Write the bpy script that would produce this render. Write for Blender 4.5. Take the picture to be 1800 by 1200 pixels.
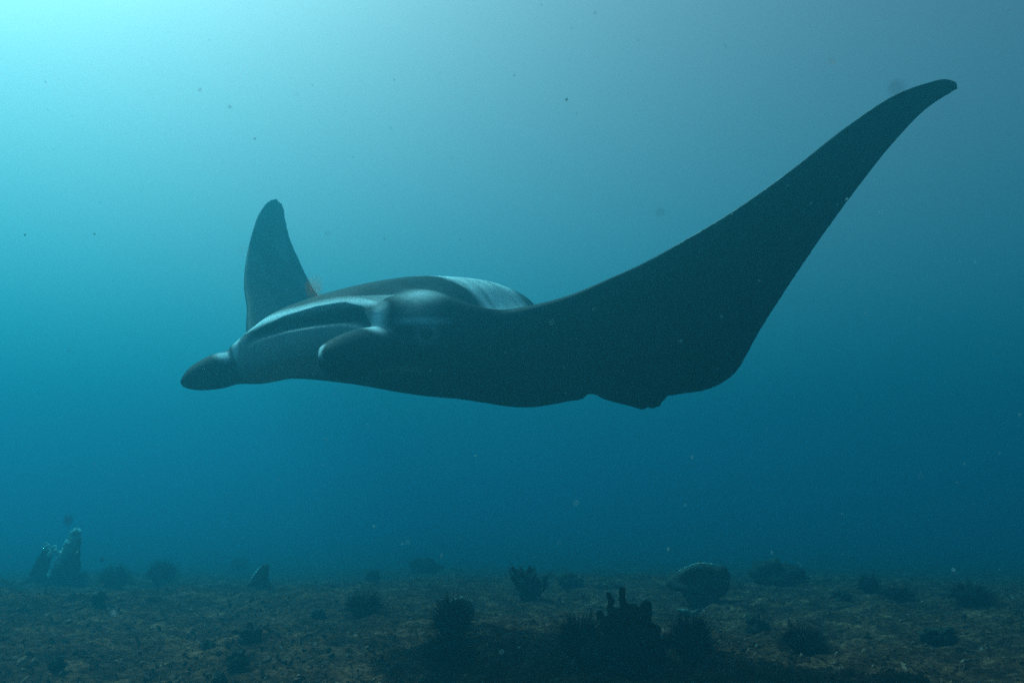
import bpy, bmesh, math, random
import numpy as np
from mathutils import Vector, Matrix, noise

S = bpy.context.scene
COL = S.collection
for o in list(bpy.data.objects): bpy.data.objects.remove(o)
random.seed(7); RNG = np.random.default_rng(7)

# ------------------------------------------------------------------ camera, light, water
PITCH = math.radians(11); CAM_Z = 0.86; VOX = .008
cam = bpy.data.cameras.new('camera'); cam_ob = bpy.data.objects.new('camera', cam); COL.objects.link(cam_ob); S.camera = cam_ob
cam.lens = 28; cam.sensor_width = 36; cam.clip_start = .05; cam.clip_end = 500
cam_ob.location = (0, 0, CAM_Z); cam_ob.rotation_euler = (math.radians(90) + PITCH, 0, 0)
cam.dof.use_dof = True; cam.dof.focus_distance = 3.9; cam.dof.aperture_fstop = 2.8

SUN_AZ, SUN_EL = math.radians(-54), math.radians(57)
world = bpy.data.worlds.new('World'); S.world = world; world.use_nodes = True
sky = world.node_tree.nodes.new('ShaderNodeTexSky'); sky.sky_type = 'NISHITA'; sky.sun_disc = False
sky.sun_elevation = SUN_EL; sky.sun_rotation = SUN_AZ; sky.dust_density = 10.0; sky.air_density = 0.7
bg = world.node_tree.nodes['Background']; bg.inputs[1].default_value = .125
world.node_tree.links.new(sky.outputs[0], bg.inputs[0])
sun = bpy.data.lights.new('sun', 'SUN'); sun.energy = 5.0; sun.angle = math.radians(2.0); sun.color = (1.0, .96, .9)
sun_ob = bpy.data.objects.new('sun', sun); COL.objects.link(sun_ob)
sd = Vector((math.sin(SUN_AZ) * math.cos(SUN_EL), math.cos(SUN_AZ) * math.cos(SUN_EL), math.sin(SUN_EL)))
sun_ob.rotation_euler = sd.to_track_quat('Z', 'Y').to_euler()
sun_ob.location = (-6, 8, 12)
vs = S.view_settings; vs.view_transform = 'Standard'; vs.look = 'None'; vs.exposure = 0.0; vs.gamma = 1.0; vs.use_curve_mapping = False
cy = S.cycles; cy.use_denoising = False; cy.max_bounces = 8; cy.diffuse_bounces = 3; cy.volume_bounces = 2
cy.caustics_reflective = False; cy.caustics_refractive = False

WATER_TOP = 3.4
def build_haze():
    bm = bmesh.new(); bmesh.ops.create_cube(bm, size=1.0)
    me = bpy.data.meshes.new('haze'); bm.to_mesh(me); bm.free()
    ob = bpy.data.objects.new('haze', me); COL.objects.link(ob)
    ob.scale = (90, 90, WATER_TOP + 3.0); ob.location = (0, 33, (WATER_TOP - 3.0) / 2)
    m = bpy.data.materials.new('sea_water'); m.use_nodes = True; n = m.node_tree.nodes; n.clear()
    out = n.new('ShaderNodeOutputMaterial'); v = n.new('ShaderNodeVolumePrincipled')
    v.inputs['Color'].default_value = (.012, .085, .114, 1)
    v.inputs['Absorption Color'].default_value = (.075, .615, .72, 1)
    v.inputs['Density'].default_value = .43
    v.inputs['Anisotropy'].default_value = .67
    m.node_tree.links.new(v.outputs[0], out.inputs['Volume']); me.materials.append(m)
    ob['kind'] = 'stuff'; ob['label'] = 'blue green sea water fading everything with distance'
    return ob
build_haze()

# ------------------------------------------------------------------ helpers
def tag(o, label=None, cat=None, group=None, kind=None):
    for k, v in (('label', label), ('category', cat), ('group', group), ('kind', kind)):
        if v: o[k] = v
    return o
def link_mesh(name, V, Fc, mats, parent=None, smooth=True):
    me = bpy.data.meshes.new(name); me.from_pydata([tuple(map(float, v)) for v in V], [], Fc); me.update()
    for m in (mats if isinstance(mats, (list, tuple)) else [mats]): me.materials.append(m)
    if smooth: me.polygons.foreach_set('use_smooth', [True] * len(me.polygons))
    ob = bpy.data.objects.new(name, me); COL.objects.link(ob)
    if parent: ob.parent = parent
    return ob
def noise_mat(name, c1, c2, scale=20, rough=.85, bump=.4, detail=8, c3=None, spec=.2, coord='Object', dist=.01):
    m = bpy.data.materials.new(name); m.use_nodes = True; nt = m.node_tree; N = nt.nodes; b = N['Principled BSDF']
    tc = N.new('ShaderNodeTexCoord'); nz = N.new('ShaderNodeTexNoise'); nz.inputs['Scale'].default_value = scale; nz.inputs['Detail'].default_value = detail; nz.inputs['Roughness'].default_value = .65
    cr = N.new('ShaderNodeValToRGB'); cr.color_ramp.elements[0].position = .34; cr.color_ramp.elements[1].position = .68
    cr.color_ramp.elements[0].color = (*c1, 1); cr.color_ramp.elements[1].color = (*c2, 1)
    if c3: e = cr.color_ramp.elements.new(.52); e.color = (*c3, 1)
    bp = N.new('ShaderNodeBump'); bp.inputs['Strength'].default_value = bump; bp.inputs['Distance'].default_value = dist
    L = nt.links.new
    L(tc.outputs[coord], nz.inputs['Vector']); L(nz.outputs['Fac'], cr.inputs[0]); L(cr.outputs[0], b.inputs['Base Color']); L(nz.outputs['Fac'], bp.inputs['Height']); L(bp.outputs[0], b.inputs['Normal'])
    b.inputs['Roughness'].default_value = rough; b.inputs['Specular IOR Level'].default_value = spec; b.inputs['IOR'].default_value = 1.2
    return m
def vnoise(x, y, seed):
    """2-D lattice noise, vectorised"""
    xi, yi = np.floor(x).astype(np.int64), np.floor(y).astype(np.int64); fx, fy = x - xi, y - yi
    fx = fx * fx * (3 - 2 * fx); fy = fy * fy * (3 - 2 * fy)
    def hsh(i, j):
        n = (i * 374761393 + j * 668265263 + seed * 974634777) & 0x7fffffff
        n = ((n ^ (n >> 13)) * 1274126177) & 0x7fffffff
        return ((n ^ (n >> 16)) & 0xffff) / 65535.0
    a, b, c, d = hsh(xi, yi), hsh(xi + 1, yi), hsh(xi, yi + 1), hsh(xi + 1, yi + 1)
    return (a * (1 - fx) + b * fx) * (1 - fy) + (c * (1 - fx) + d * fx) * fy - .5
def bed_z(x, y):
    """height of the sea bed"""
    x = np.asarray(x, float); y = np.asarray(y, float)
    z = .22 * np.exp(-(((x + 4.5) / 2.8) ** 2 + ((y - 5.5) / 1.8) ** 2))            # low bank on the left
    z = z + .07 * np.exp(-(((x - 4.5) / 2.5) ** 2 + ((y - 6.5) / 1.6) ** 2))
    z = z - .05 * np.exp(-(((x - .4) / 1.3) ** 2 + ((y - 6.2) / 1.0) ** 2))
    z = z + .10 * vnoise(x * .55, y * .55, 1) + .05 * vnoise(x * 1.4, y * 1.4, 2) + .05 * vnoise(x * 3.3, y * 3.3, 3)
    far = np.maximum(y - 6.5 - 2.0 * vnoise(x * .3, y * .1, 8), 0)                        # beyond the crest the bottom falls away
    z = z - .62 * (1 - np.exp(-(far / 8.0) ** 2))
    return z
def bed_fine(x, y):
    return bed_z(x, y) + .040 * vnoise(x * 8, y * 8, 4) + .030 * vnoise(x * 17, y * 17, 5) + .022 * np.maximum(vnoise(x * 34, y * 34, 6), -.1)
def ground_at(px, py):
    """where the view ray through a place in the photograph meets the sea bed"""
    s, c = math.sin(PITCH), math.cos(PITCH)
    dx, dz = (px - 900) / 1400.0, (600 - py) / 1400.0
    d = np.array([dx, c - dz * s, s + dz * c])
    t = 2.0
    for _ in range(400):
        p = np.array([0, 0, CAM_Z]) + d * t
        if p[2] <= float(bed_z(p[0], p[1])): break
        t += max(.004, .5 * (p[2] - float(bed_z(p[0], p[1]))))
    return p, t
# ------------------------------------------------------------------ manta ray
F_PX = 1400.0
def cam_pt(px, py, d):
    return np.array([(px - 900.0) / F_PX * d, d, (600.0 - py) / F_PX * d])
def cam_to_world(p):
    p = np.asarray(p, float)
    s, c = math.sin(PITCH), math.cos(PITCH)
    out = np.empty_like(p)
    out[..., 0] = p[..., 0]
    out[..., 1] = p[..., 1] * c - p[..., 2] * s
    out[..., 2] = CAM_Z + p[..., 1] * s + p[..., 2] * c
    return out
def unit(v):
    v = np.asarray(v, float); return v / np.linalg.norm(v)
H = unit((-0.51, -0.855, 0.09))                    # heading
Lv = np.array((0.845, -0.515, 0.15)); Lv = unit(Lv - H * Lv.dot(H))   # the animal's left
Nv = np.cross(H, Lv)                                # its back
ORG = np.array((-0.465, 4.41, 0.0))
FR = np.stack([H, Lv, Nv], 1)
def body(a, b, c): return ORG + a * H + b * Lv + c * Nv
def to_body(p): return (np.asarray(p) - ORG) @ FR

M_UP = 44                                           # points from front to rear edge, per side
def chord_u():
    t = np.linspace(0, 1, M_UP)
    return 0.5 * (1 - np.cos(np.pi * t ** 1.0)) * 0.75 + 0.25 * t ** 1.6
UU = chord_u()
def prof(u, um, p, q, e):
    y = np.empty_like(u); f = u < um
    y[f] = (1 - (1 - u[f] / um) ** p) ** (1 / p)
    y[~f] = 1 - ((u[~f] - um) / (1 - um)) ** q * (1 - e)
    return y
def section(le, te, nrm, T, B, umt=.3, umb=.3, p=2.0, q=1.5, camber=0.0, pb=None, qb=None, e=.01):
    """closed loop in body coordinates: rear edge over the back to the front edge and under the belly"""
    le, te, nrm = (np.asarray(v, float) for v in (le, te, nrm))
    ch = te - le; nrm = unit(nrm - ch * nrm.dot(ch) / ch.dot(ch))
    base = le + UU[:, None] * ch + (camber * 4 * UU * (1 - UU))[:, None] * nrm
    et, eb = e / max(T, 1e-3), e / max(B, 1e-3)
    top = base + (T * prof(UU, umt, p, q, et))[:, None] * nrm
    bot = base - (B * prof(UU, umb, pb or p, qb or q, eb))[:, None] * nrm
    return np.concatenate([top[::-1], bot[1:]], 0)

def pchip(x, y, xn):
    """monotone cubic through control sections, vectorised over all points"""
    h = np.diff(x); d = np.diff(y, axis=0) / h[:, None, None]
    m = np.zeros_like(y)
    w1 = (2 * h[1:] + h[:-1])[:, None, None]; w2 = (h[1:] + 2 * h[:-1])[:, None, None]
    with np.errstate(divide='ignore', invalid='ignore'):
        hm = (w1 + w2) / (w1 / d[:-1] + w2 / d[1:])
    mid = (d[:-1] * h[1:, None, None] + d[1:] * h[:-1, None, None]) / (h[1:] + h[:-1])[:, None, None]
    m[1:-1] = np.where(d[:-1] * d[1:] > 0, .5 * hm + .5 * mid, mid * .5)
    m[0] = d[0]; m[-1] = d[-1]
    i = np.clip(np.searchsorted(x, xn) - 1, 0, len(x) - 2)
    t = ((xn - x[i]) / h[i])[:, None, None]; hh = h[i][:, None, None]
    return ((1 + 2 * t) * (1 - t) ** 2) * y[i] + (t * (1 - t) ** 2) * hh * m[i] + (t * t * (3 - 2 * t)) * y[i + 1] + (t * t * (t - 1)) * hh * m[i + 1]
STN = []                                            # (parameter, section)
def wing(px):                                       # pixel + depth -> body coordinates
    return to_body(cam_pt(*px))
def near(par, le, te, T, B, nrm, **k): STN.append((par, section(wing(le), wing(te), nrm, T, B, **k)))

UP = (0, 0, 1)
# the far wing, tip first
far = [
 (-3.40, (484, 350, 5.93), (491, 352, 5.97), .022, .022),
 (-3.36, (473, 354, 5.88), (497, 359, 6.03), .024, .024),
 (-3.25, (459, 369, 5.78), (500, 382, 6.10), .027, .025),
 (-3.00, (444, 406, 5.60), (508, 418, 6.15), .030, .028),
 (-2.70, (433, 452, 5.42), (522, 452, 6.22), .042, .036),
 (-2.30, (429, 500, 5.20), (545, 500, 6.25), .055, .045),
 (-1.90, (434, 540, 4.98), (580, 545, 6.20), .065, .055),
]
for par, le, te, T, B in far:
    STN.append((par, section(wing(le), wing(te), (0.05, .75, .66), T, B, umt=.28, umb=.28, q=1.3, e=.010)))
STN.append((-1.45, section((.34, -1.06, .15), (-1.05, -1.36, .36), (0, .62, .78), .085, .07, q=1.3, e=.01)))
STN.append((-1.05, section((.42, -.86, .0), (-1.05, -.92, .12), (0, .42, .9), .11, .09, q=1.35, e=.01)))
# body, from its right side to its left: outline over the back and under the belly, (forward, up) in metres
BT = {
 .00: [(.975,-.02),(.972,.02),(.945,.07),(.79,.155),(.53,.24),(.15,.330),(-.25,.37),(-.6,.29),(-.9,.10),(-1.12,-.08)],
 .25: [(.960,-.02),(.957,.02),(.930,.07),(.77,.150),(.50,.230),(.12,.305),(-.25,.345),(-.6,.315),(-.9,.13),(-1.10,-.10)],
 .42: [(.945,-.07),(.940,-.03),(.905,.012),(.74,.085),(.48,.145),(.12,.215),(-.25,.285),(-.6,.275),(-.88,.06),(-1.08,-.17)],
 .55: [(.820,-.08),(.810,-.04),(.770,.01),(.62,.050),(.40,.045),(.08,.055),(-.25,.135),(-.6,.165),(-.85,-.02),(-1.06,-.24)],
 .70: [(.530,-.06),(.525,-.03),(.500,.005),(.40,.025),(.24,.020),(.0,.005),(-.25,.015),(-.6,.02),(-.85,-.14),(-1.03,-.30)],
}
BB = {
 .00: [(.975,-.02),(.973,-.07),(.945,-.15),(.85,-.19),(.60,-.21),(.2,-.25),(-.2,-.31),(-.6,-.30),(-.9,-.20),(-1.12,-.12)],
 .25: [(.960,-.02),(.958,-.08),(.925,-.17),(.82,-.21),(.58,-.24),(.2,-.29),(-.2,-.36),(-.6,-.36),(-.9,-.27),(-1.10,-.15)],
 .42: [(.945,-.05),(.940,-.12),(.900,-.21),(.78,-.24),(.55,-.27),(.18,-.33),(-.2,-.39),(-.6,-.385),(-.9,-.32),(-1.08,-.22)],
 .55: [(.820,-.08),(.815,-.13),(.770,-.20),(.65,-.23),(.45,-.26),(.12,-.31),(-.2,-.365),(-.6,-.38),(-.9,-.34),(-1.06,-.28)],
 .70: [(.530,-.06),(.525,-.09),(.490,-.13),(.40,-.155),(.28,-.18),(.05,-.23),(-.2,-.29),(-.6,-.345),(-.85,-.355),(-1.03,-.335)],
}
BB_FAR = {
 .25: [(.960,-.02),(.958,-.08),(.925,-.16),(.82,-.185),(.58,-.19),(.2,-.22),(-.2,-.27),(-.6,-.27),(-.9,-.19),(-1.10,-.12)],
 .42: [(.955,-.05),(.950,-.12),(.910,-.20),(.80,-.215),(.58,-.18),(.18,-.19),(-.2,-.22),(-.6,-.22),(-.9,-.15),(-1.08,-.09)],
 .55: [(.870,-.08),(.865,-.13),(.820,-.20),(.69,-.19),(.47,-.15),(.12,-.15),(-.2,-.17),(-.6,-.15),(-.9,-.11),(-1.06,-.07)],
 .70: [(.530,-.06),(.525,-.08),(.490,-.105),(.40,-.11),(.28,-.11),(.05,-.11),(-.2,-.11),(-.6,-.10),(-.85,-.06),(-1.03,-.03)],
}
def resample(pts, b):
    pts = np.array(pts, float); t = np.concatenate([[0], np.cumsum(np.hypot(*np.diff(pts, axis=0).T))]); t /= t[-1]
    c = pchip(t, pts[:, None, :], UU)[:, 0]
    w = (pts[0, 0] - c[:, 0]) / (pts[0, 0] - pts[-1, 0])
    return np.stack([c[:, 0], b * (1 - .43 * np.clip(w, 0, 1) ** 2), c[:, 1]], 1)
for b in (-.70, -.55, -.42, -.25, 0, .25, .42, .55, .70):
    top, bot = np.array(BT[abs(b)]), np.array(BB[abs(b)])
    bb = b
    if b < 0:
        bot = np.array(BB_FAR[abs(b)]); bb = {-.42: -.46, -.55: -.58}.get(b, b)
        top[:5, 1] -= np.array([.0, .01, .035, .04, .02]) * (abs(b) / .5) ** 2
        top[:4, 0] = top[:4, 0] + (bot[0, 0] - top[0, 0])
        k = abs(b) / .7; top[6:, 1] += np.array([.02, .06, .13, .20]) * k; top[-1, 1] = bot[-1, 1] + .02
    STN.append((b, np.concatenate([resample(top, bb)[::-1], resample(bot, bb)[1:]], 0)))
# the near wing, root to tip: front and rear edge traced separately
LE = [(1.08,904,548,3.635),(1.15,930,541,3.62),(1.45,1020,512,3.58),(1.75,1110,474,3.54),(2.10,1200,425,3.50),(2.45,1300,365,3.47),(2.75,1400,293,3.46),(3.05,1495,219,3.48),(3.30,1575,167,3.52),(3.48,1632,146,3.57),(3.57,1666,139,3.62),(3.61,1682,144,3.68)]
TE = [(1.08,1048,692,4.94),(1.12,1058,698,4.92),(1.18,1075,704,4.88),(1.30,1110,713,4.80),(1.38,1130,718,4.75),(1.41,1139,714,4.735),(1.425,1143,718,4.725),(1.45,1152,714,4.71),(1.47,1160,712,4.70),(1.48,1162,704,4.69),(1.50,1168,701,4.68),(1.515,1170,694,4.67),(1.54,1180,694,4.66),(1.60,1196,691,4.62),(1.72,1228,687,4.56),(1.82,1262,675,4.51),(1.92,1288,657,4.46),(2.06,1308,628,4.39),(2.20,1326,594,4.33),(2.45,1372,520,4.22),(2.75,1432,430,4.10),(3.05,1500,336,3.98),(3.30,1572,245,3.90),(3.48,1630,187,3.84),(3.57,1664,165,3.80),(3.61,1682,154,3.76)]
TH = [(1.08,.098,.125),(1.15,.088,.110),(1.45,.072,.072),(1.75,.060,.054),(2.10,.050,.044),(2.45,.042,.036),(2.75,.034,.030),(3.05,.027,.025),(3.30,.021,.020),(3.48,.016,.015),(3.57,.012,.011),(3.61,.008,.008)]
NR = [(1.08,-.35,.94),(1.15,-.42,.9),(1.45,-.55,.83),(2.10,-.68,.73),(3.61,-.7,.71)]
def along(tab, x):
    tab = np.array(tab, float); return pchip(tab[:, 0], tab[:, None, 1:], np.array([x]))[0, 0]
for par in sorted({t[0] for t in LE} | {t[0] for t in TE}):
    T, B = along(TH, par); ny, nz = along(NR, par)
    STN.append((par, section(wing(along(LE, par)), wing(along(TE, par)), (0, ny, nz), T, B, umt=.25, umb=.28, q=1.3, e=.010)))
def smooth01(x): x = np.clip(x, 0, 1); return x * x * (3 - 2 * x)
def loft_manta():
    xs = np.array([s[0] for s in STN]); ys = np.array([s[1] for s in STN])
    fine = np.concatenate([np.linspace(xs[0], -.9, 110, endpoint=False), np.linspace(-.9, .95, 190, endpoint=False), np.linspace(.95, xs[-1], 150)])
    G = pchip(xs, ys, fine)                          # stations x loop x 3
    n, m = G.shape[:2]
    V = G.reshape(-1, 3).copy()
    Fc = [(i * m + j, i * m + (j + 1) % m, (i + 1) * m + (j + 1) % m, (i + 1) * m + j) for i in range(n - 1) for j in range(m)]
    Fc.append(tuple(range(m))[::-1]); Fc.append(tuple((n - 1) * m + j for j in range(m)))
    return V, Fc
def tube(pts, radii, seg=20, flat=None):
    """closed tapered tube; flat = (direction, factor) squashes it"""
    pts = np.array(pts, float); V = []; Fc = []
    k = 6
    t = np.linspace(0, len(pts) - 1, (len(pts) - 1) * k + 1)
    x = np.arange(len(pts), dtype=float)
    P = pchip(x, pts[:, None, :], t)[:, 0]; Rr = pchip(x, np.array(radii, float)[:, None, None], t)[:, 0, 0]
    for i in range(len(P)):
        d = unit(P[min(i + 1, len(P) - 1)] - P[max(i - 1, 0)])
        u = np.cross(d, (0.12, .2, 1.0)); u = unit(u); w = np.cross(d, u)
        for j in range(seg):
            a = 2 * math.pi * j / seg
            o = (u * math.cos(a) + w * math.sin(a)) * Rr[i]
            if flat is not None:
                f = unit(flat[0]); o = o + f * o.dot(f) * (flat[1] - 1)
            V.append(P[i] + o)
    n = len(P)
    Fc = [(i * seg + j, i * seg + (j + 1) % seg, (i + 1) * seg + (j + 1) % seg, (i + 1) * seg + j) for i in range(n - 1) for j in range(seg)]
    Fc.append(tuple(range(seg))[::-1]); Fc.append(tuple((n - 1) * seg + j for j in range(seg)))
    return np.array(V), Fc

FINS = [([(735, 600, 3.74), (680, 611, 3.46), (638, 617, 3.29), (604, 627, 3.18), (579, 636, 3.11), (568, 641, 3.09)], [.135, .100, .094, .086, .070, .038]),
        ([(450, 636, 4.00), (408, 647, 3.90), (385, 652, 3.84), (352, 662, 3.77), (330, 670, 3.72), (318, 674, 3.70)], [.075, .084, .086, .068, .040, .014])]
def build_manta():
    parts = [loft_manta()]
    # rolled cephalic fins at the two corners of the mouth
    B = lambda px, py, d: to_body(cam_pt(px, py, d))
    for fin, rr in FINS: parts.append(tube([B(*q) for q in fin], rr, seg=28))
    # tail whip and the little dorsal fin in front of it
    parts.append(tube([(-1.0, 0, -.09), (-1.2, 0, -.10), (-1.6, .02, -.12), (-2.1, .05, -.17), (-2.7, .02, -.22), (-2.9, 0, -.23)], [.075, .04, .022, .016, .011, .006]))
    parts.append(tube([(-.95, 0, -.06), (-1.08, 0, .0), (-1.16, 0, .05), (-1.2, 0, .07)], [.10, .07, .03, .008], flat=((0, 1, 0), .22)))
    V, Fc, off = [], [], 0
    for v, f in parts:
        V.append(v); Fc += [tuple(i + off for i in q) for q in f]; off += len(v)
    V = np.concatenate(V)
    me = bpy.data.meshes.new('manta_ray'); me.from_pydata(V.tolist(), [], Fc); me.update()
    ob = bpy.data.objects.new('manta_ray', me); COL.objects.link(ob)
    bmx = bmesh.new(); bmx.from_mesh(me); bmesh.ops.recalc_face_normals(bmx, faces=bmx.faces); bmx.to_mesh(me); bmx.free()
    md = ob.modifiers.new('r', 'REMESH'); md.mode = 'VOXEL'; md.voxel_size = VOX
    ms = ob.modifiers.new('s', 'SMOOTH'); ms.factor = .5; ms.iterations = 6
    dg = bpy.context.evaluated_depsgraph_get()
    me2 = bpy.data.meshes.new_from_object(ob.evaluated_get(dg))
    ob.modifiers.clear(); ob.data = me2; bpy.data.meshes.remove(me); me2.name = 'manta_ray'
    n = len(me2.vertices); co = np.empty(n * 3, np.float32); me2.vertices.foreach_get('co', co); co = co.reshape(-1, 3).astype(float)
    co = relax(me2, sculpt(co))
    me2.vertices.foreach_set('co', co.astype(np.float32).ravel()); me2.update()
    me2.polygons.foreach_set('use_smooth', [True] * len(me2.polygons))
    # place: body frame -> camera-free world frame
    o = cam_to_world(ORG); R = np.stack([cam_to_world(ORG + FR[:, k]) - o for k in range(3)], 1)
    mw = Matrix.Identity(4)
    for r in range(3):
        for k in range(3): mw[r][k] = R[r, k]
        mw[r][3] = o[r]
    ob.matrix_world = mw
    return ob
def relax(me, co):
    """smooth the skin where the wings leave the body"""
    ne = len(me.edges); e = np.empty(ne * 2, np.int32); me.edges.foreach_get('vertices', e); e = e.reshape(-1, 2)
    x, y, z = co.T
    ay = np.abs(y)
    w = smooth01((ay - .50) / .14) * smooth01((1.25 - ay) / .3) * smooth01((x + .93) / .25) * smooth01((.80 - x) / .15) * .97
    w = np.maximum(w, .55 * smooth01((x - .2) / .2) * smooth01((.95 - x) / .2) * smooth01((.7 - ay) / .1) * (ay < .7))
    m = w > .02
    keep = m[e[:, 0]] | m[e[:, 1]]; e = e[keep]
    used = np.unique(e); idx = -np.ones(len(co), np.int64); idx[used] = np.arange(len(used)); e = idx[e]
    c = co[used].copy(); ww = (w[used] * .5)[:, None]; n = len(used)
    deg = np.maximum(np.bincount(e.ravel(), minlength=n), 1)[:, None]
    for it in range(130):
        if it == 12: ww = np.where((np.abs(c[:, 1]) > .5)[:, None], ww, 0)
        acc = np.stack([np.bincount(e[:, 0], c[e[:, 1], k], n) + np.bincount(e[:, 1], c[e[:, 0], k], n) for k in range(3)], 1)
        c += (acc / deg - c) * ww
    co = co.copy(); co[used] = c
    return co
def sculpt(co):
    # the mouth: a crescent slot under the upper lip, turning down into the corners
    line = np.array([(-.36,-.06),(-.32,-.035),(-.25,-.015),(-.1,.005),(.1,.008),(.25,-.002),(.33,-.028),(.372,-.075),(.385,-.135)])
    wd = np.array([.014,.018,.024,.034,.042,.044,.040,.026,.012]); dp = np.array([.0,.01,.025,.07,.13,.14,.12,.06,.02])
    sel = np.where((co[:, 0] > .72) & (np.abs(co[:, 1]) < .5))[0]
    p = co[sel][:, 1:]
    best = np.full(len(sel), 9.); amt = np.zeros(len(sel))
    for k in range(len(line) - 1):
        a, b = line[k], line[k + 1]; d = b - a
        t = np.clip(((p - a) @ d) / d.dot(d), 0, 1)
        dist = np.linalg.norm(p - a - t[:, None] * d, axis=1)
        w = wd[k] + t * (wd[k + 1] - wd[k]); dd = dp[k] + t * (dp[k + 1] - dp[k])
        v = dd * smooth01(1.08 * (1 - dist / (w * 1.18)))
        amt = np.maximum(amt, v)
    front = smooth01((co[sel, 0] - (.86 - .5 * np.maximum(np.abs(p[:, 0]) - .3, 0))) / .06)
    co[sel, 0] -= amt * front
    # mounds round the eyes, brow ridge, lip corner
    for sgn in (1, -1):
        for c0, rad, d in (((.58, .50, .06), (.17, .11, .10), (0, .6, .7, .034)), ((.80, .55, -.068), (.11, .08, .026), (0, 1, .4, .024)),
                           ((.86, .43, .035), (.09, .06, .05), (.6, .3, .7, .008)), ((.78, .58, -.125), (.06, .06, .03), (0, -1, .0, .018)),
                           ((.30, .62, .06), (.16, .12, .12), (0, -.3, -.9, .03))):
            q = (co - np.array((c0[0], sgn * c0[1], c0[2]))) / np.array(rad)
            w = np.exp(-(q * q).sum(1))
            v = unit((d[0], sgn * d[1], d[2])) * d[3]
            co = co + w[:, None] * v
    # the rolled fins are hollow at the end, with a groove where the flap closes on itself
    for fi, (fin, rr) in enumerate(FINS):
        P = np.array([to_body(cam_pt(*q)) for q in fin]); ax = unit(P[-1] - P[2]); tip = P[-1]; R = rr[-1]
        rel = co - tip; t = rel @ ax; perp = rel - t[:, None] * ax; r = np.linalg.norm(perp, axis=1)
        w = smooth01((t + .035) / .02) * smooth01(1.25 * (1 - r / (R * .85))) * (np.abs(t) < .12)
        co = co - (w * (.022 if fi == 0 else .012))[:, None] * ax
        rel = co - tip; t = rel @ ax; perp = rel - t[:, None] * ax; r = np.maximum(np.linalg.norm(perp, axis=1), 1e-6)
        down = unit(np.array((0, 0, -1.0)) - ax * (-ax[2])); side = np.cross(ax, down)
        ang = np.arctan2(perp @ side, perp @ down) - (.9 if fi == 0 else -.9)
        g = np.exp(-(ang / .16) ** 2) * smooth01((t + .34) / .08) * (r < .13) * (t < .06) * .012
        co = co - perp / r[:, None] * g[:, None]
    return co
# ------------------------------------------------------------------ sea bed
def build_bed():
    def spread(lo, hi, dense_lo, dense_hi, step, growth):
        v = list(np.arange(dense_lo, dense_hi, step)); s = step; x = dense_hi
        while x < hi: v.append(x); s *= growth; x += s
        v.append(hi); s = step; x = dense_lo - step
        while x > lo: v.insert(0, x); s *= growth; x -= s
        v.insert(0, lo); return np.array(v)
    xs = spread(-42, 42, -4.5, 5.4, .023, 1.035); ys = spread(-9, 74, 3.1, 8.2, .023, 1.03)
    X, Y = np.meshgrid(xs, ys); Z = bed_fine(X, Y)
    V = np.stack([X, Y, Z], -1).reshape(-1, 3); n, m = X.shape
    i, j = np.meshgrid(np.arange(n - 1), np.arange(m - 1), indexing='ij'); k = (i * m + j).ravel()
    Fq = np.stack([k, k + 1, k + m + 1, k + m], 1)
    me = bpy.data.meshes.new('seabed'); me.vertices.add(len(V)); me.vertices.foreach_set('co', V.astype(np.float32).ravel())
    me.loops.add(Fq.size); me.loops.foreach_set('vertex_index', Fq.astype(np.int32).ravel())
    me.polygons.add(len(Fq)); me.polygons.foreach_set('loop_start', np.arange(0, Fq.size, 4, dtype=np.int32))
    me.update(calc_edges=True); me.validate()
    me.polygons.foreach_set('use_smooth', [True] * len(me.polygons))
    ob = bpy.data.objects.new('seabed', me); COL.objects.link(ob); tag(ob, kind='structure', label='brown rubble covered sea bed')
    m_ = bpy.data.materials.new('seabed'); m_.use_nodes = True; nt = m_.node_tree; N = nt.nodes; L = nt.links.new; b = N['Principled BSDF']
    tc = N.new('ShaderNodeTexCoord')
    def nz(scale, det, rough=.6):
        q = N.new('ShaderNodeTexNoise'); q.inputs['Scale'].default_value = scale; q.inputs['Detail'].default_value = det; q.inputs['Roughness'].default_value = rough; L(tc.outputs['Object'], q.inputs['Vector']); return q
    n1, n2, n3 = nz(5, 8, .7), nz(26, 8, .75), nz(1.3, 4)
    r1 = N.new('ShaderNodeValToRGB'); e = r1.color_ramp.elements
    e[0].position = .32; e[0].color = (.024, .009, .006, 1); e[1].position = .70; e[1].color = (.42, .150, .085, 1)
    q = e.new(.5); q.color = (.135, .046, .027, 1)
    r2 = N.new('ShaderNodeValToRGB'); e = r2.color_ramp.elements
    e[0].position = .38; e[0].color = (.12, .12, .13, 1); e[1].position = .66; e[1].color = (1.5, 1.4, 1.35, 1)
    r3 = N.new('ShaderNodeValToRGB'); e = r3.color_ramp.elements
    e[0].position = .3; e[0].color = (.65, .62, .6, 1); e[1].position = .7; e[1].color = (1.2, 1.15, 1.1, 1)
    def mul(a, c):
        x = N.new('ShaderNodeMix'); x.data_type = 'RGBA'; x.blend_type = 'MULTIPLY'; x.inputs[0].default_value = 1; L(a, x.inputs[6]); L(c, x.inputs[7]); return x.outputs[2]
    L(n1.outputs[0], r1.inputs[0]); L(n2.outputs[0], r2.inputs[0]); L(n3.outputs[0], r3.inputs[0])
    L(mul(mul(r1.outputs[0], r2.outputs[0]), r3.outputs[0]), b.inputs['Base Color'])
    bp = N.new('ShaderNodeBump'); bp.inputs['Strength'].default_value = .8; bp.inputs['Distance'].default_value = .03
    L(n2.outputs[0], bp.inputs['Height']); L(bp.outputs[0], b.inputs['Normal'])
    b.inputs['Roughness'].default_value = .95; b.inputs['Specular IOR Level'].default_value = .1; b.inputs['IOR'].default_value = 1.2
    me.materials.append(m_)
    return ob
build_bed()

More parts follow.
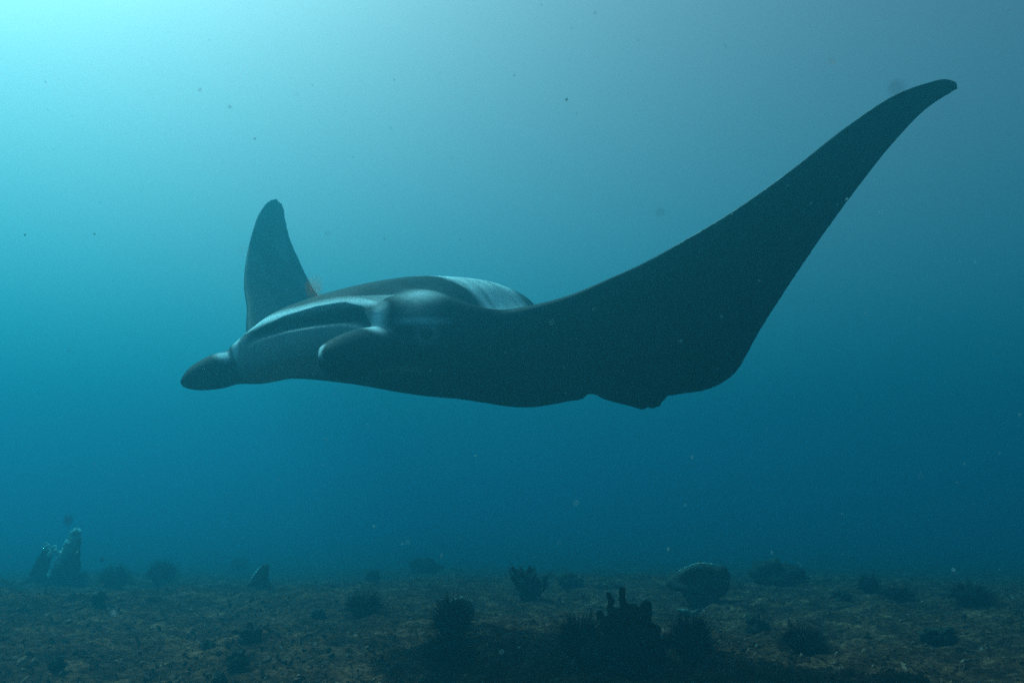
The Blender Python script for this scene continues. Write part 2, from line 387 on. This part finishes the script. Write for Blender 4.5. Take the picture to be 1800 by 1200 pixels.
def ico(sub=1):
    bm = bmesh.new(); bmesh.ops.create_icosphere(bm, subdivisions=sub, radius=1.0)
    V = np.array([v.co[:] for v in bm.verts]); Fc = [tuple(v.index for v in f.verts) for f in bm.faces]; bm.free(); return V, Fc
ICO1, ICO2, ICO3 = ico(1), ico(2), ico(3)
def rot_rand(n=None):
    q = RNG.normal(size=4); q /= np.linalg.norm(q); w, x, y, z = q
    return np.array([[1-2*(y*y+z*z), 2*(x*y-z*w), 2*(x*z+y*w)], [2*(x*y+z*w), 1-2*(x*x+z*z), 2*(y*z-x*w)], [2*(x*z-y*w), 2*(y*z+x*w), 1-2*(x*x+y*y)]])
def build_rubble():
    """broken coral and shell grit nobody could count"""
    V0, F0 = ICO1; F0 = np.array(F0); P, Q, off = [], [], 0
    sp = []
    while len(sp) < 11000:
        d = 3.1 + 8.5 * RNG.random() ** 1.5; x = (RNG.random() * 2 - 1) * d * .72
        if RNG.random() < .35 + vnoise(np.array(x * 1.7), np.array(d * 1.7), 9) * 1.6 + .3: sp.append((x, d))
    sp = np.array(sp); zz = bed_fine(sp[:, 0], sp[:, 1])
    for k in range(len(sp)):
        r = .005 + .017 * RNG.random() ** 3 + (.010 * RNG.random() if RNG.random() < .06 else 0)
        v = V0 * (1 + .45 * RNG.normal(size=(len(V0), 1)) * .6) * np.array([1, .5 + .6 * RNG.random(), .35 + .4 * RNG.random()])
        if RNG.random() < .3: v = v * np.array([2.0, .55, .55])
        v = (v @ rot_rand().T) * r
        P.append(v + np.array([sp[k, 0], sp[k, 1], zz[k] + r * .25])); Q.append(F0 + off); off += len(V0)
    V = np.concatenate(P); Fq = np.concatenate(Q)
    m = noise_mat('coral_rubble', (.035, .014, .009), (.42, .18, .12), scale=9, c3=(.14, .05, .032), bump=.5, dist=.004)
    o = link_mesh('coral_rubble', V, [tuple(f) for f in Fq.tolist()], m, smooth=False)
    tag(o, 'broken coral rubble and grit strewn over the sea bed', kind='stuff')
build_rubble()
# ------------------------------------------------------------------ skin, eyes
def skin_material():
    m = bpy.data.materials.new('manta_skin'); m.use_nodes = True; nt = m.node_tree; N = nt.nodes; L = nt.links.new; b = N['Principled BSDF']
    tc = N.new('ShaderNodeTexCoord'); at = N.new('ShaderNodeAttribute'); at.attribute_name = 'marking_light'
    n1 = N.new('ShaderNodeTexNoise'); n1.inputs['Scale'].default_value = 5; n1.inputs['Detail'].default_value = 8; n1.inputs['Roughness'].default_value = .6
    n2 = N.new('ShaderNodeTexNoise'); n2.inputs['Scale'].default_value = 70; n2.inputs['Detail'].default_value = 6; n2.inputs['Roughness'].default_value = .7
    mp = N.new('ShaderNodeMapping'); mp.inputs['Scale'].default_value = (1, .25, .25); n3 = N.new('ShaderNodeTexNoise'); n3.inputs['Scale'].default_value = 28; n3.inputs['Detail'].default_value = 5
    for n in (n1, n2): L(tc.outputs['Object'], n.inputs['Vector'])
    L(tc.outputs['Object'], mp.inputs[0]); L(mp.outputs[0], n3.inputs['Vector'])
    dark = N.new('ShaderNodeValToRGB'); e = dark.color_ramp.elements; e[0].position = .3; e[0].color = (.004, .011, .015, 1); e[1].position = .75; e[1].color = (.016, .044, .056, 1)
    L(n1.outputs[0], dark.inputs[0])
    pale = N.new('ShaderNodeValToRGB'); e = pale.color_ramp.elements; e[0].position = .3; e[0].color = (.46, .68, .76, 1); e[1].position = .7; e[1].color = (.66, .86, .92, 1)
    L(n3.outputs[0], pale.inputs[0])
    mx = N.new('ShaderNodeMix'); mx.data_type = 'RGBA'
    mth = N.new('ShaderNodeMath'); mth.operation = 'MULTIPLY_ADD'; mth.inputs[1].default_value = .26; L(n1.outputs[0], mth.inputs[0])
    sub = N.new('ShaderNodeMath'); sub.operation = 'ADD'; sub.inputs[1].default_value = -.13; L(mth.outputs[0], sub.inputs[0])
    L(at.outputs['Fac'], mth.inputs[2])
    mr = N.new('ShaderNodeMapRange'); mr.inputs[1].default_value = .12; mr.inputs[2].default_value = .95; L(sub.outputs[0], mr.inputs[0])
    L(mr.outputs[0], mx.inputs[0]); L(dark.outputs[0], mx.inputs[6]); L(pale.outputs[0], mx.inputs[7])
    # small pale scars and flecks on the skin
    vo = N.new('ShaderNodeTexVoronoi'); vo.inputs['Scale'].default_value = 7.5; L(tc.outputs['Object'], vo.inputs['Vector'])
    sp = N.new('ShaderNodeMapRange'); sp.inputs[1].default_value = .085; sp.inputs[2].default_value = .045; L(vo.outputs['Distance'], sp.inputs[0])
    vr = N.new('ShaderNodeMath'); vr.operation = 'GREATER_THAN'; vr.inputs[1].default_value = .62; sx = N.new('ShaderNodeSeparateColor'); L(vo.outputs['Color'], sx.inputs[0]); L(sx.outputs[0], vr.inputs[0])
    sm = N.new('ShaderNodeMath'); sm.operation = 'MULTIPLY'; L(sp.outputs[0], sm.inputs[0]); L(vr.outputs[0], sm.inputs[1])
    sm2 = N.new('ShaderNodeMath'); sm2.operation = 'MULTIPLY'; sm2.inputs[1].default_value = .22; L(sm.outputs[0], sm2.inputs[0])
    mx2 = N.new('ShaderNodeMix'); mx2.data_type = 'RGBA'; mx2.inputs[7].default_value = (.4, .42, .42, 1); L(sm2.outputs[0], mx2.inputs[0]); L(mx.outputs[2], mx2.inputs[6])
    L(mx2.outputs[2], b.inputs['Base Color'])
    rr = N.new('ShaderNodeMapRange'); rr.inputs[3].default_value = .5; rr.inputs[4].default_value = .8; L(n2.outputs[0], rr.inputs[0]); L(rr.outputs[0], b.inputs['Roughness'])
    b.inputs['Specular IOR Level'].default_value = .5; b.inputs['IOR'].default_value = 1.12        # wet skin under water hardly mirrors
    bp = N.new('ShaderNodeBump'); bp.inputs['Strength'].default_value = .25; bp.inputs['Distance'].default_value = .004
    L(n2.outputs[0], bp.inputs['Height']); L(bp.outputs[0], b.inputs['Normal'])
    return m
def eye_spot(ob):
    me = ob.data; n = len(me.vertices); co = np.empty(n * 3, np.float32); me.vertices.foreach_get('co', co); co = co.reshape(-1, 3).astype(float)
    q = np.where((np.abs(co[:, 0] - .785) < .008) & (np.abs(co[:, 2] + .122) < .008) & (co[:, 1] > .3) & (co[:, 1] < .75))[0]
    return co[q[np.argmax(co[q, 1])]]                    # outermost skin at the eye's height
def markings_and_light(ob):
    me = ob.data; n = len(me.vertices); co = np.empty(n * 3, np.float32); me.vertices.foreach_get('co', co); co = co.reshape(-1, 3).astype(float)
    nr = np.empty(n * 3, np.float32); me.vertices.foreach_get('normal', nr); nr = nr.reshape(-1, 3)
    x, y, z = co.T; ay = np.abs(y)
    wob = .10 * vnoise(x * 9, ay * 9, 21) + .04 * vnoise(x * 22, ay * 22, 22)
    up = smooth01((nr[:, 2] - .05) / .35)
    # pale shoulder patches on the back
    sh = smooth01((.30 - x - .35 * (ay - .34) + wob) / .17) * smooth01((x + .62 + 2 * wob) / .40) * smooth01((ay - .10 + wob) / .10) * smooth01((.70 - ay + wob) / .22) * up * (.78 + .5 * vnoise(x * 20, y * 9, 23))
    # pale edge of the upper lip and of the mouth corners
    lip = np.exp(-((z - .055 + .10 * np.maximum(ay - .2, 0)) / .027) ** 2) * smooth01((x - .88) / .04) * smooth01((.46 - ay) / .06)
    corner = np.exp(-(((ay - .43) / .034) ** 2 + ((z + .05) / .08) ** 2)) * smooth01((x - .84) / .06)
    cheek_sheen = np.exp(-(((x - .72) / .16) ** 2 + ((ay - .50) / .09) ** 2)) * smooth01((z + .14) / .10) * .55  # cheek lightened, its soft sheen painted into the skin colour
    brow = np.exp(-(((x - .80) / .10) ** 2 + ((z + .068) / .020) ** 2)) * smooth01((ay - .45) / .05) * .95  # highlight on the brow ridge, painted into the colour
    tips = sum(np.exp(-((co - to_body(cam_pt(*q))) ** 2).sum(1) / r ** 2) for q, r in (((566, 612, 3.10), .018), ((564, 624, 3.09), .018), ((564, 636, 3.09), .016), ((390, 642, 3.83), .042), ((393, 628, 3.82), .035), ((386, 660, 3.82), .03), ((655, 586, 3.32), .045), ((675, 588, 3.40), .04)))
    ring = .55 * np.exp(-((co[:, [0, 2]] - EYE[[0, 2]]) ** 2).sum(1) / .055 ** 2) * smooth01((ay - EYE[1] + .10) / .05)
    inner = .38 * smooth01((.945 - x) / .02) * smooth01((x - .72) / .05) * (np.abs(z) < .075) * (ay < .42)
    under = np.clip(.30 * (vnoise(x * 4, y * 2.2, 41) + .6 * vnoise(x * 11, y * 6, 42)), 0, .22) * smooth01((.3 - nr[:, 2]) / .3) + .10 * np.exp(-((x - .36 + .09 * ay) / .12) ** 2) * smooth01((ay - .8) / .3)  # mottled underside, plus a painted lit band along the wing's front edge
    jaw = .46 * smooth01((x - .45) / .3) * smooth01((.02 - z) / .06) * smooth01((.50 - ay) / .08)
    tip_haze = (.13 + .5 * np.maximum(vnoise(x * 5, z * 5, 31), 0)) * smooth01((ay - 1.2) / .5) * (nr[:, 1] * np.sign(y) < 0)  # mottled paling of the outer wings, water haze painted into the skin
    mk = np.clip(np.maximum.reduce([sh, lip, corner, cheek_sheen, brow, ring, jaw, tip_haze, inner, under]), 0, 1)
    for fin, rr in FINS:                                # the rolled fins are darker, their ends edged pale
        P = np.array([to_body(cam_pt(*q)) for q in fin])[2:]
        dd = np.min([np.linalg.norm(co - (P[i] + t * (P[i + 1] - P[i])), axis=1) for i in range(len(P) - 1) for t in (0, .5, 1)], axis=0)
        mk = mk * (1 - smooth01((.125 - dd) / .03)) - .12 * smooth01((.12 - dd) / .03)
    mk = np.maximum(mk, np.clip(tips, 0, .85))
    a = me.attributes.new('marking_light', 'FLOAT', 'POINT'); a.data.foreach_set('value', mk.astype(np.float32))
manta = build_manta(); EYE = eye_spot(manta); markings_and_light(manta); manta.data.materials.append(skin_material())
tag(manta, 'dark manta ray gliding above the sea bed with wings raised and pale shoulder patches', 'manta ray')
eye_mat = noise_mat('eye_black', (.004, .004, .005), (.012, .012, .014), scale=40, rough=.15, spec=.5, bump=0)
for sgn in (1, -1):
    V0, F0 = ICO3
    e = link_mesh('eye', V0 * np.array([.030, .024, .024]), F0, eye_mat, parent=manta)
    e.location = (EYE[0], sgn * (EYE[1] - .004), EYE[2]); e.rotation_euler = (0, 0, sgn * math.radians(-30))

# ------------------------------------------------------------------ life on the bottom
MAT_URCHIN = noise_mat('urchin_black', (.006, .006, .008), (.02, .018, .02), scale=30, rough=.6, bump=.3)
MAT_CORAL = noise_mat('dark_coral', (.010, .009, .010), (.045, .036, .032), scale=22, rough=.9, bump=.8, dist=.012)
MAT_SPONGE = noise_mat('sponge_brown', (.018, .018, .018), (.09, .07, .058), scale=18, rough=.95, bump=.9, dist=.015)
MAT_PALE = noise_mat('pale_growth', (.50, .47, .42), (.85, .82, .78), scale=40, rough=.9, bump=.6, dist=.006)
MAT_BLEACH = noise_mat('bleached_coral', (.10, .08, .07), (.34, .28, .24), scale=40, rough=.9, bump=.6, dist=.006)
MAT_ROCK = noise_mat('weedy_rock', (.012, .011, .010), (.075, .055, .042), scale=14, rough=.95, bump=.9, dist=.02)
def root(name, loc, rz=0.0):
    o = bpy.data.objects.new(name, None); COL.objects.link(o); o.location = loc; o.rotation_euler = (0, 0, rz); o.empty_display_size = .1; return o
def urchin(px, py, w, h, label, spines=190, group='sea urchins on the sea bed'):
    """px, py: its foot in the picture; w, h: its size there"""
    p, t = ground_at(px, py); k = t / 1400.0
    rx, rz = w * k * .5, h * k
    o = root('sea_urchin', p, RNG.random() * 6)
    V0, F0 = ICO3
    b = V0 * np.array([rx * .62, rx * .62, rz * .42]); b = b * (1 + .05 * RNG.normal(size=(len(b), 1))); b[:, 2] += rz * .36
    link_mesh('shell', b, F0, MAT_URCHIN, parent=o)
    V, Fc = [], []
    for i in range(spines * 3):
        u = RNG.random(); th = RNG.random() * 2 * math.pi; cz = -.15 + 1.1 * u; cz = min(cz, .99); sr = math.sqrt(1 - cz * cz)
        d = np.array([sr * math.cos(th), sr * math.sin(th), cz]) + RNG.normal(size=3) * .10; d = unit(d)
        s0 = np.array([d[0] * rx * .55, d[1] * rx * .55, d[2] * rz * .38 + rz * .36])
        ln = (.30 + .36 * RNG.random() ** 1.5)
        tip = s0 + d * np.array([rx * ln * 1.15, rx * ln * 1.15, rz * ln * .95])
        r = .0012 + .0008 * RNG.random() + rx * .004
        a = unit(np.cross(d, (.3, .2, 1))); c = np.cross(d, a); n = len(V)
        for q in range(3):
            an = q * 2.0944; V.append(s0 + (a * math.cos(an) + c * math.sin(an)) * r)
        V.append(tip); Fc += [(n, n + 1, n + 3), (n + 1, n + 2, n + 3), (n + 2, n, n + 3)]
    s = link_mesh('spines', V, Fc, MAT_URCHIN, parent=o, smooth=False); s['kind'] = 'stuff'
    return tag(o, label, 'sea urchin', group)
def lump(name, px, py, w, h, label, cat, mat=None, rough=.55, seed=0, group=None):
    """irregular weed covered rock"""
    p, t = ground_at(px, py); k = t / 1400.0; rx, rz = w * k * .5, h * k
    V0, F0 = ico(4); V = []
    for v in V0:
        nv = Vector(v * 1.6 + seed * 7.3)
        d = 1 + rough * noise.fractal(nv, .8, 2.1, 6) * 1.1 + .10 * noise.noise(nv * 6)
        V.append(v * d * np.array([rx, rx * .85, rz * .62]) + np.array([0, 0, rz * .36]))
    o = link_mesh(name, V, F0, mat or MAT_ROCK); o.location = p; o.rotation_euler = (0, 0, RNG.random() * 6)
    return tag(o, label, cat, group)
def remeshed(name, parts, mats, vox, disp=.0, scale=12.0, smooth=2, parent=None):
    V, Fc, off = [], [], 0
    for v, f in parts:
        V.append(v); Fc += [tuple(i + off for i in q) for q in f]; off += len(v)
    ob = link_mesh(name, np.concatenate(V), Fc, mats, parent=parent)
    md = ob.modifiers.new('r', 'REMESH'); md.mode = 'VOXEL'; md.voxel_size = vox
    ms = ob.modifiers.new('s', 'SMOOTH'); ms.factor = .5; ms.iterations = smooth
    me = bpy.data.meshes.new_from_object(ob.evaluated_get(bpy.context.evaluated_depsgraph_get())); old = ob.data
    ob.modifiers.clear(); ob.data = me; bpy.data.meshes.remove(old); me.name = name
    n = len(me.vertices); co = np.empty(n * 3, np.float32); me.vertices.foreach_get('co', co); nr = np.empty(n * 3, np.float32); me.vertices.foreach_get('normal', nr)
    co = co.reshape(-1, 3); f = np.array([noise.fractal(Vector(c) * scale, 1.0, 2.0, 4) for c in co.tolist()], np.float32)
    co = co + nr.reshape(-1, 3) * (disp * f)[:, None]; me.vertices.foreach_set('co', co.ravel()); me.update()
    if not me.materials:
        for m in (mats if isinstance(mats, (list, tuple)) else [mats]): me.materials.append(m)
    me.polygons.foreach_set('use_smooth', [True] * len(me.polygons))
    return ob

# dark finger coral in the shade below the wing
p, t = ground_at(1100, 1178); k = t / 1400.0
def fp(dx, dy, dz=0): return (dx * k, dz * k, dy * k)
fingers = [([fp(-10, 20), fp(-18, 80), fp(-23, 112), fp(-27, 134)], [20, 12, 7, 5]), ([fp(2, 20), fp(1, 80), fp(-1, 112), fp(-2, 140)], [20, 13, 8, 5]),
           ([fp(6, 20), fp(10, 70), fp(15, 100), fp(16, 114)], [20, 14, 9, 7]), ([fp(14, 20), fp(30, 66), fp(38, 96), fp(41, 116)], [22, 16, 12, 9]),
           ([fp(-12, 20), fp(-30, 66), fp(-40, 86), fp(-46, 100)], [18, 11, 7, 5]), ([fp(20, 10), fp(44, 44), fp(54, 68), fp(57, 76)], [26, 18, 11, 7]),
           ([fp(0, 0, -20), fp(-26, 28, -26), fp(-48, 44, -24), fp(-58, 56, -20)], [36, 28, 16, 8]), ([fp(0, -10), fp(0, 16), fp(2, 44), fp(4, 56)], [46, 36, 20, 9]), ([fp(-30, -6), fp(-42, 18), fp(-62, 30), fp(-74, 36)], [40, 30, 20, 10]),
           ([fp(30, -6), fp(44, 14), fp(60, 26), fp(70, 30)], [36, 28, 18, 10]), ([fp(26, 30), fp(24, 74), fp(27, 88), fp(27, 92)], [16, 10, 7, 5]), ([fp(-20, 10), fp(-48, 46, -10), fp(-66, 62, -8), fp(-72, 74, -6)], [18, 12, 8, 5]),
           ([fp(-6, 20), fp(-12, 60, -16), fp(-10, 80, -22), fp(-11, 94, -24)], [16, 10, 7, 4]), ([fp(34, 10), fp(58, 40, -8), fp(74, 52, -8), fp(82, 64, -6)], [18, 12, 8, 4]), ([fp(10, 10, -20), fp(20, 40, -34), fp(24, 58, -38), fp(23, 70, -38)], [18, 12, 8, 5])]
fc = remeshed('finger_coral', [tube(q, [r * k for r in rr], seg=14) for q, rr in fingers], MAT_CORAL, .0085, disp=.014, scale=22, smooth=1)
fc.location = p; tag(fc, 'tall black finger coral with blunt upright fingers in the foreground shadow', 'coral')
# leaning plate coral with a pale rim
def slab(name, px, py, outline, thick, lean, label, cat, rim=0.0, mat=None, rz=0.0, rim_on=None, frill=None):
    """thick, uneven plate standing on the bed; outline in picture units from its foot, rim: width of the pale growing edge"""
    p, t = ground_at(px, py); k = t / 1400.0
    o = root(name, p, rz)
    pts = np.array(outline, float) * k
    bm = bmesh.new()
    vs_ = [bm.verts.new((x, 0, z)) for x, z in pts]; f = bm.faces.new(vs_)
    ex = bmesh.ops.extrude_face_region(bm, geom=[f]); bmesh.ops.translate(bm, verts=[v for v in ex['geom'] if isinstance(v, bmesh.types.BMVert)], vec=(0, thick, 0))
    bmesh.ops.recalc_face_normals(bm, faces=bm.faces)
    V = np.array([v.co[:] for v in bm.verts]); Fc = [tuple(v.index for v in q.verts) for q in bm.faces] if not bm.verts.index_update() else None
    bm.free()
    ob = remeshed('plate', [(V, Fc)], mat or MAT_SPONGE, max(.010, thick * .22), disp=thick * (.42 if name == 'plate_coral' else .22), scale=9.0 / max(.1, np.ptp(pts[:, 0])) * .5, smooth=2, parent=o)
    for v in ob.data.vertices:
        h = v.co.z; v.co.y += lean * h + .25 * thick * math.sin(v.co.x * 9) ; 
    if rim:
        sel = rim_on or range(len(pts))
        q = [np.array([pts[i][0], thick * .1 + lean * pts[i][1], pts[i][1]]) * np.array([1.06, 1, 1.03]) for i in sel]
        rr = [rim * k * (.7 + .6 * RNG.random()) for _ in q]; rr[0] *= .4; rr[-1] *= .4
        remeshed('pale_rim', [tube(q, rr, seg=10)], MAT_PALE, max(.006, rim * k * .4), disp=rim * k * .8, scale=26, smooth=1, parent=o)
    if frill:
        q = [np.array([x * k, thick * .3 + .02 * (i % 2), z * k]) for i, (x, z) in enumerate(frill)]
        remeshed('pale_frill', [tube(q, [3.2 * k] * len(q), seg=8)], MAT_PALE, .008, disp=2.5 * k, scale=30, smooth=1, parent=o)
    return tag(o, label, cat)
slab('plate_coral', 1242, 1064, [(-22, -8), (-28, 10), (-44, 24), (-56, 38), (-52, 46), (-38, 56), (-20, 64), (2, 68), (22, 66), (36, 62), (48, 50), (58, 40), (52, 28), (38, 18), (30, 6), (26, -8)], .16, .3,
     'broad hazy plate coral with a thin pale rim right of the finger coral', 'coral', rim=1.1, rim_on=[4, 5, 6, 7, 8, 9])
slab('leaning_sponge', 106, 1030, [(-30, -8), (-22, 12), (-9, 36), (3, 62), (11, 86), (15, 93), (19, 86), (20, 64), (22, 40), (26, 18), (34, -8)], .07, .15,
     'tall leaning slab sponge with a bright white edge on the far left', 'sponge', rim=7.5, rim_on=[1, 2, 3, 4, 5], rz=.15)
slab('frilled_sponge', 62, 1026, [(-22, -8), (-18, 12), (-10, 36), (0, 56), (8, 64), (14, 54), (13, 30), (12, 10), (14, -8)], .07, .1,
     'dark frilled sponge with ragged pale tips beside the leaning white edged slab', 'sponge', rim=4.6, rim_on=[3, 4, 5], rz=-.25,
     frill=[(6, 58), (14, 60), (20, 50), (26, 64), (32, 56), (38, 48)])
slab('pointed_sponge', 452, 1034, [(-20, -4), (-16, 8), (-4, 26), (4, 38), (10, 40), (14, 34), (13, 16), (18, 2), (18, -4)], .09, .1,
     'small pointed sponge with a thin light edge at left of centre', 'sponge', rim=2.0, rim_on=[1, 2, 3])
# bushy soft coral, two clumps of one colony
p, t = ground_at(930, 1056); k = t / 1400.0
br = []
for i in range(26):
    a0 = RNG.random() * 6.28; h0 = 20 + 36 * RNG.random(); sx = RNG.normal() * 12
    br.append(tube([fp(sx * .3, -4), fp(sx * .8, h0 * .5, RNG.normal() * 6), fp(sx * 1.3, h0, RNG.normal() * 10), fp(sx * 1.6 + RNG.normal() * 5, h0 + 8, RNG.normal() * 12)], [4 * k, 4 * k, 3.5 * k, 2 * k], seg=8))
sc = remeshed('soft_coral', br, MAT_CORAL, .013, disp=.02, scale=16, smooth=1); sc.location = p
tag(sc, 'bushy dark soft coral in the middle distance right of centre', 'coral')
# pale broken piece of coral by the plate coral
p, t = ground_at(1212, 1080); k = t / 1400.0
pc = remeshed('coral_fragment', [tube([fp(-22, 8), fp(-10, 6), fp(6, 2), fp(22, -2)], [3 * k, 4.5 * k, 4.5 * k, 5 * k], seg=10), tube([fp(4, 2), fp(12, 6), fp(18, 9)], [4 * k, 3 * k, 2 * k], seg=10)], MAT_BLEACH, .008, disp=.006, scale=30, smooth=1)
pc.location = p; tag(pc, 'pale broken coral piece lying at the foot of the plate coral', 'coral')
# sea urchins
for a in [
 (795, 1122, 84, 70, 'black sea urchin with long spines left of the finger coral, a pale shell behind it', 300),
 (788, 1176, 110, 58, 'wide black sea urchin nearest the camera in the dark foreground centre', 300),
 (640, 1082, 80, 38, 'flat black sea urchin alone on open rubble at left of centre', 240),
 (200, 1034, 62, 38, 'dark sea urchin right of the leaning white edged sponge', 190),
 (285, 1026, 60, 40, 'faint sea urchin, second to the right of the leaning sponge', 190),
 (133, 1030, 50, 26, 'low dark sea urchin at the foot of the leaning sponge', 160),
 (1216, 1162, 92, 76, 'big round black sea urchin right of the finger coral', 300),
 (1020, 1160, 96, 74, 'black sea urchin pressed against the left side of the finger coral', 300),
 (1415, 1146, 92, 44, 'dark sea urchin on pale sand at right, nearest the right corner', 220),
 (1710, 1062, 84, 36, 'flattened dark sea urchin at the far right edge', 160),
 (1580, 1056, 64, 26, 'small faint sea urchin left of the far right one', 120),
 (1530, 1042, 46, 32, 'hazy round sea urchin farther back at right', 120),
 (656, 1024, 34, 22, 'tiny hazy sea urchin in the distance left of centre', 110),
 (420, 1006, 40, 26, 'faint far sea urchin behind the small pointed sponge', 110),
]: urchin(*a[:5], spines=a[5])
p, t = ground_at(808, 1082); k = t / 1400.0
V0, F0 = ICO3; Vd = V0[:, :] * np.array([26 * k, 7 * k, 20 * k]) * (1 + .06 * RNG.normal(size=(len(V0), 1)))
sh_ = link_mesh('dead_shell', Vd, F0, MAT_BLEACH); sh_.location = (p[0], p[1] + .05, p[2] + 10 * k); tag(sh_, 'pale upright shell showing behind the long spined urchin', 'shell')
# weedy rocks
for i, a in enumerate([
 ('weedy_rock', 440, 1130, 38, 30, 'dark weedy stone on the left rubble'), ('weedy_rock', 416, 1174, 38, 32, 'ragged dark stone in the left foreground'),
 ('weedy_rock', 100, 1176, 26, 20, 'small black stone at the lower left'), ('weedy_rock', 386, 1200, 22, 18, 'little black stone at the bottom edge'),
 ('weedy_rock', 1330, 1116, 36, 36, 'upright dark stone on pale sand right of the plate coral'), ('weedy_rock', 1650, 1124, 60, 22, 'low dark stone on the right rubble'),
 ('weedy_rock', 1362, 1022, 84, 34, 'broad faint mound in the distance right of the plate coral'), ('weedy_rock', 748, 1008, 46, 28, 'faint distant mound above the long spined urchin'),
 ('weedy_rock', 172, 1064, 22, 22, 'dark knob on the left bank'), ('weedy_rock', 365, 1140, 26, 16, 'flat dark stone between two ragged stones on the left'),
 ('weedy_rock', 1480, 1056, 34, 18, 'small dark stone in the hazy right distance'), ('weedy_rock', 1000, 1030, 44, 22, 'faint dark stone right of the bushy soft coral'),
 ('weedy_rock', 770, 1204, 60, 22, 'flat dark stone under the nearest urchin'), ('weedy_rock', 560, 1084, 30, 14, 'low stone left of the flat urchin')]):
    lump(*a, 'rock', seed=i + 1, group='weedy stones on the sea bed')

# ------------------------------------------------------------------ drifting particles
def fleck(px, py, d, size, mat, label, stretch=1.0):
    V0, F0 = ICO2
    V = V0 * (1 + .35 * RNG.normal(size=(len(V0), 1))) * np.array([stretch, .6, .7]) * size * .36
    o = link_mesh('drifting_fleck', V, F0, mat, smooth=False)
    o.location = cam_to_world(cam_pt(px, py, d)); o.rotation_euler = (RNG.random(), RNG.random() * 6, 0)
    return tag(o, label, 'fleck', 'flecks drifting in the water')
def fleck_mat(name, c1, c2, through):
    m = noise_mat(name, c1, c2, scale=60); nt = m.node_tree; b = nt.nodes['Principled BSDF']
    t = nt.nodes.new('ShaderNodeBsdfTranslucent'); t.inputs[0].default_value = (*c2, 1)
    mx = nt.nodes.new('ShaderNodeMixShader'); mx.inputs[0].default_value = through
    nt.links.new(b.outputs[0], mx.inputs[1]); nt.links.new(t.outputs[0], mx.inputs[2]); nt.links.new(mx.outputs[0], nt.nodes['Material Output'].inputs[0])
    return m
MAT_ORANGE = fleck_mat('orange_fleck', (.75, .40, .12), (.9, .55, .2), .6)
MAT_LIGHT = fleck_mat('pale_fleck', (.26, .42, .46), (.46, .66, .70), .6)
MAT_HAZY = fleck_mat('grey_fleck', (.10, .22, .25), (.18, .36, .40), .5)
MAT_DARK = noise_mat('dark_fleck', (.01, .01, .01), (.03, .03, .03), scale=60)
for a in [
 (552, 507, .42, .0048, MAT_ORANGE, 'blurred orange fleck between the far wing and the back', 2.2), (430, 441, .5, .0026, MAT_ORANGE, 'faint orange fleck on the front edge of the far wing', 1.3),
 (1462, 109, .8, .0035, MAT_ORANGE, 'small orange fleck above the near wing', 1.0), (120, 914, .7, .0055, MAT_HAZY, 'blurred pale fleck above the leaning sponge', 1.5),
 (18, 978, 1.6, .006, MAT_LIGHT, 'tiny bright fleck at the left edge above the bank', 1.0), (180, 982, 1.1, .006, MAT_HAZY, 'dim pale fleck right of the leaning sponge tip', 1.2),
 (996, 175, 1.8, .009, MAT_DARK, 'small dark fleck in the bright water above the back', 1.0), (1576, 156, .42, .0048, MAT_DARK, 'soft dark speck just above the near wing tip', 1.3),
 (351, 158, 1.4, .006, MAT_DARK, 'thin dark fleck in the bright upper left water', .7), (448, 244, 2.2, .006, MAT_DARK, 'tiny dark fleck above the far wing', 1.0),
 (44, 413, 2.2, .006, MAT_DARK, 'tiny dark fleck at the left edge', 1.2), (166, 411, 2.2, .006, MAT_DARK, 'tiny dark fleck left of the far wing', 1.2),
 (1160, 373, .7, .0045, MAT_HAZY, 'soft pale fleck above the middle of the near wing', 1.2), (1547, 376, 1.2, .006, MAT_LIGHT, 'pale fleck right of the near wing rear edge', 1.5),
 (1489, 350, 2.2, .010, MAT_LIGHT, 'bright fleck on the rear edge of the near wing', 1.6), (836, 801, 2.4, .010, MAT_LIGHT, 'bright fleck in open water below the belly', 1.0),
 (658, 925, 2.2, .010, MAT_LIGHT, 'bright elongated fleck low in the water left of centre', .7), (572, 772, 2.4, .007, MAT_LIGHT, 'tiny bright fleck below the head', 1.0),
 (776, 976, 2.4, .009, MAT_LIGHT, 'tiny bright fleck just above the far sea bed', 1.5), (1175, 965, 1.6, .008, MAT_LIGHT, 'dim fleck above the plate coral', 1.2),
 (1677, 1003, 1.6, .009, MAT_LIGHT, 'dim fleck above the far right urchin', 1.4)]: fleck(*a)
def build_snow():
    V0 = np.array([(1, 1, 1), (-1, -1, 1), (-1, 1, -1), (1, -1, -1)], float); F0 = np.array([(0, 1, 2), (0, 3, 1), (0, 2, 3), (1, 3, 2)])
    P, Q, off = [], [], 0
    for i in range(1200):
        d = .9 + 4.6 * RNG.random() ** .8; p = cam_to_world(cam_pt(-300 + 2400 * RNG.random(), -100 + 1250 * RNG.random(), d))
        if p[2] < .15: continue
        r = .0006 + .0013 * RNG.random() ** 3
        v = (V0 * (1 + .3 * RNG.normal(size=V0.shape))) @ rot_rand().T * r
        P.append(v + p); Q.append(F0 + off); off += 4
    o = link_mesh('marine_snow', np.concatenate(P), [tuple(f) for f in np.concatenate(Q).tolist()], MAT_LIGHT, smooth=False)
    tag(o, 'fine pale particles suspended in the water', kind='stuff')
build_snow()
